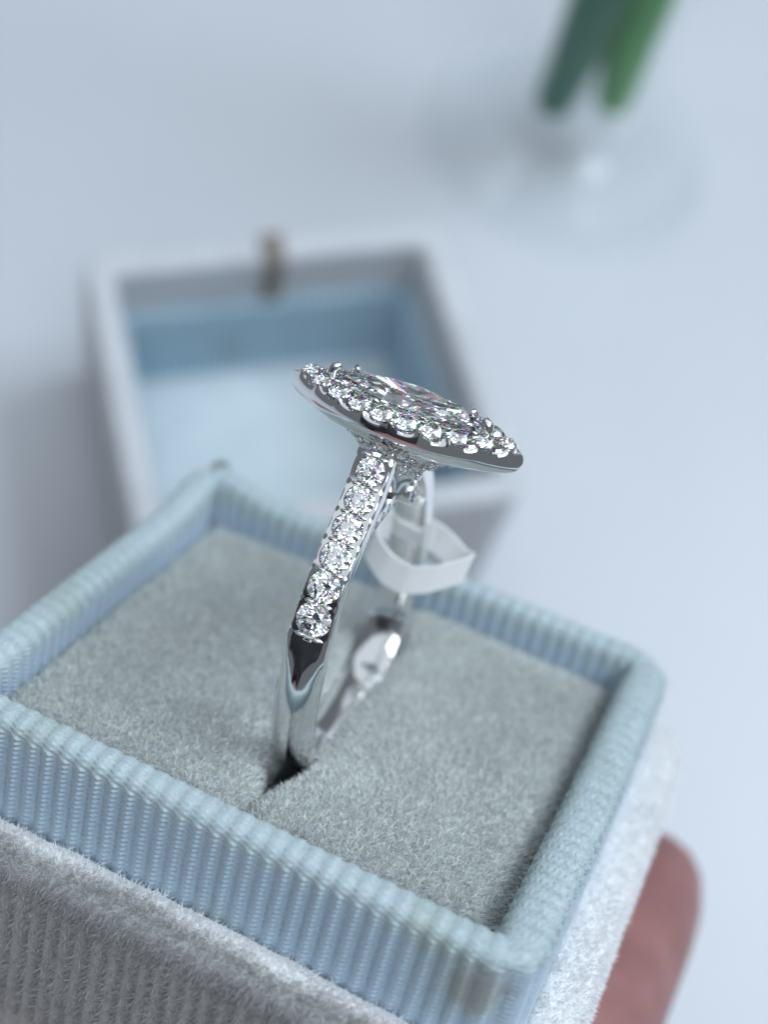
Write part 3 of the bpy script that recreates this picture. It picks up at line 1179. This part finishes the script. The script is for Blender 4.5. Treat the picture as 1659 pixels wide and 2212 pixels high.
vase = thing('glass_vase', 'clear glass bud vase with a round foot on the white table', 'vase', FT, (GX, GY, 0))
vm = MB()
foot = [(0.02, 1.0), (8, 0.6), (20, 0.2), (26.2, 0.0), (27.4, 0.2), (28.0, 0.8), (27.6, 1.5), (26.6, 1.8), (25.4, 1.3), (20, 1.2), (12, 2.2), (7, 3.8), (5.2, 5.4),
        (6.4, 6.6), (9.6, 8.6), (11.2, 12.0), (11.8, 17), (12.8, 40), (15.5, 90), (17.0, 110), (16.8, 110.4), (16.5, 110), (15.0, 90), (12.3, 40), (11.3, 17), (10.6, 12.6), (8.8, 9.6), (4, 8.5), (0.02, 8.3)]
vm.grid(lathe(foot), wrap_v=True)
vo = vm.build('glass_body', GLASS, vase)
ring_normals_fix(vo)

plant = thing('cut_stems', 'two green cut stems with a leaf standing in the glass vase', 'plant stems', FT, (GX, GY, 10.5))


def tube(path, rads, n=14, flat=1.0):
    path = np.array(path, float)
    t = np.linspace(0, len(path) - 1, 26)
    P_ = np.stack([np.interp(t, range(len(path)), path[:, i]) for i in range(3)], -1)
    r_ = np.interp(t, range(len(path)), rads)
    a = np.linspace(0, 2 * np.pi, n, endpoint=False)
    return np.array([[p_ + (q_ * math.cos(x), q_ * flat * math.sin(x), 0) for x in a] for p_, q_ in zip(P_, r_)])


for k, (path, rads, mt) in enumerate([
        ([(-5.9, -1.0, 0.6), (-5.9, -1.0, 1.8), (-5.0, -1.2, 14), (-4.6, -1, 40), (-5, 0, 90), (-8, 2, 130)], [2.8, 3.7, 4.6, 5.2, 4.8, 3.8], LEAF_D),
        ([(5.9, -1.0, 0.8), (5.9, -1.0, 2.0), (4.9, -0.8, 14), (4.4, -0.6, 40), (5, 0, 90), (9, 1, 130)], [2.8, 3.6, 4.4, 5.0, 4.6, 3.8], LEAF_L)]):
    sm = MB()
    Gt = tube(path, rads)
    sm.grid(Gt, wrap_v=True)
    sm.F.append(tuple(range(14))); sm.F.append(tuple(range(25 * 14, 26 * 14))[::-1])
    so = sm.build('stem', mt, plant)
    ring_normals_fix(so)
# leaf between the stems, curved across
lf = MB()
G = []
for t in np.linspace(0, 1, 30):
    z = 7 + 135 * t
    hw = 5.4 * min(1, 0.75 + 6 * t) * (1 - 0.3 * t)
    for_ = []
    for q in np.linspace(-1, 1, 13):
        for_.append((hw * q, 0.6 + 1.6 * (1 - q * q) - 6 * t * t, z + 2.5 * abs(q)))
    for q in np.linspace(1, -1, 13):
        for_.append((hw * q, 1.1 + 1.6 * (1 - q * q) - 6 * t * t, z + 2.5 * abs(q)))
    G.append(for_)
lf.grid(np.array(G), wrap_v=True)
lf.F.append(tuple(range(26))); lf.F.append(tuple(range(29 * 26, 30 * 26))[::-1])
lo = lf.build('leaf', LEAF_L, plant)
ring_normals_fix(lo)

# ------------------------------------------------------------------ hand under the box
HB = (0, -60, -60)
hand = bpy.data.objects.new('hand', bpy.data.meshes.new('hand'))
COL.objects.link(hand)
hand.matrix_world = FB
hand['label'] = 'hand holding up the ring box from below, fingertip showing at its right'
hand['category'] = 'hand'
hv, he, hr = [], [], []


def hnode(p, r, parent=None):
    hv.append(tuple(np.array(p) * S))
    hr.append(r * S)
    if parent is not None:
        he.append((parent, len(hv) - 1))
    return len(hv) - 1


root = hnode((-2, -52, -47), (30, 13))if False else None
ZF = BOT - 7.4
wr2 = hnode((-38, -122, -70), 26)
wr1 = hnode((-24, -94, -60), 25, wr2)
pal = hnode((-5, -62, -51), 25, wr1)
fing = [  # knuckle, middle joint, end joint, tip (box frame), radii
    [(20, -30, -43), (25.2, -6, ZF - 0.6), (26.9, 17, ZF - 0.4), (27.4, 31, ZF - 0.3)],
    [(8, -26, -44), (9.5, 6, ZF - 1.5), (9.5, 30, ZF), (9.3, 46, ZF + 0.3)],
    [(-8, -26, -44), (-8, 7, ZF - 1.5), (-8, 32, ZF), (-8, 47, ZF + 0.3)],
    [(-22, -30, -43), (-25, 1, ZF - 1.2), (-25, 24, ZF), (-24.6, 39, ZF + 0.3)],
]
for k, (a, b, c, d) in enumerate(fing):
    i0 = hnode((a[0] * 0.7, -46, -49), 15, pal)
    i1 = hnode(a, 10.5, i0)
    i2 = hnode(b, 8.3, i1)
    i3 = hnode(c, 7.5, i2)
    i4 = hnode(d, 7.6, i3)
    dv_ = np.array(d) - np.array(c)
    i5 = hnode(np.array(d) + dv_ / np.linalg.norm(dv_) * 4.5, 5.0, i4)
i0 = hnode((-24, -58, -48), 16, pal)
i1 = hnode((-40, -38, -40), 12, i0)
i2 = hnode((-41, -10, -26), 9.5, i1)
i3 = hnode((-36.2, 6, -17), 8.2, i2)
hand.data.from_pydata(hv, he, [])
md = hand.modifiers.new('skin', 'SKIN')
md.use_smooth_shade = True
for i, sv in enumerate(hand.data.skin_vertices[0].data):
    sv.radius = (hr[i], hr[i])
    sv.use_root = (i == 2)
sd = hand.modifiers.new('subsurf', 'SUBSURF')
sd.levels = sd.render_levels = 2
hand.data.materials.append(SKIN)

# dark sleeve of the holding arm, unseen, added and widened to darken ring reflections
sl = MB()
rows_ = []
to_box = FB.inverted()


def wpt(x, y, z):
    q = to_box @ Vector((x * S, y * S, z * S))
    return np.array(q) / S


arm = np.array([(-33, -112, -66.0), (-45, -145, -80.0), tuple(wpt(-190, -215, 62)), tuple(wpt(-245, -245, 85)), tuple(wpt(-275, -262, 130)), tuple(wpt(-330, -290, 230)), tuple(wpt(-400, -330, 350))])
arad = [35, 39, 56, 72, 88, 115, 140]
tt_ = np.linspace(0, 6, 49)
ac = np.stack([np.interp(tt_, range(7), arm[:, k]) for k in range(3)], -1)
for _ in range(8):
    ac[1:-1] = (ac[:-2] + 2 * ac[1:-1] + ac[2:]) / 4
ar_ = np.interp(tt_, range(7), arad)
at_ = np.gradient(ac, axis=0)
ref = np.array([1.0, 0.3, 0.2])
for i in range(-2, 49):
    k = max(i, 0)
    d_ = at_[k] / np.linalg.norm(at_[k])
    sx_ = np.cross(d_, ref); sx_ /= np.linalg.norm(sx_)
    sy_ = np.cross(sx_, d_)
    rr = ar_[k] * (0.9 if i == -2 else 1.0) * (1 + 0.03 * math.sin(i * 1.7) + 0.03 * math.sin(i * 0.9 + 1))
    sh = 3.0 if i == -2 else 0.0
    rows_.append([ac[k] + d_ * sh + (sx_ * math.cos(a) + sy_ * math.sin(a)) * rr * (1 + 0.04 * math.sin(3 * a + i * 0.6)) for a in np.linspace(0, 2 * np.pi, 40, endpoint=False)])
sl.grid(np.array(rows_), wrap_v=True)
sl.F.append(tuple(range(50 * 40, 51 * 40)))
so = sl.build('added_unseen_sleeve', make_plain('added_black_wool', (0.008, 0.008, 0.010), (0.02, 0.02, 0.024), 0.9, 300), hand)
ring_normals_fix(so)
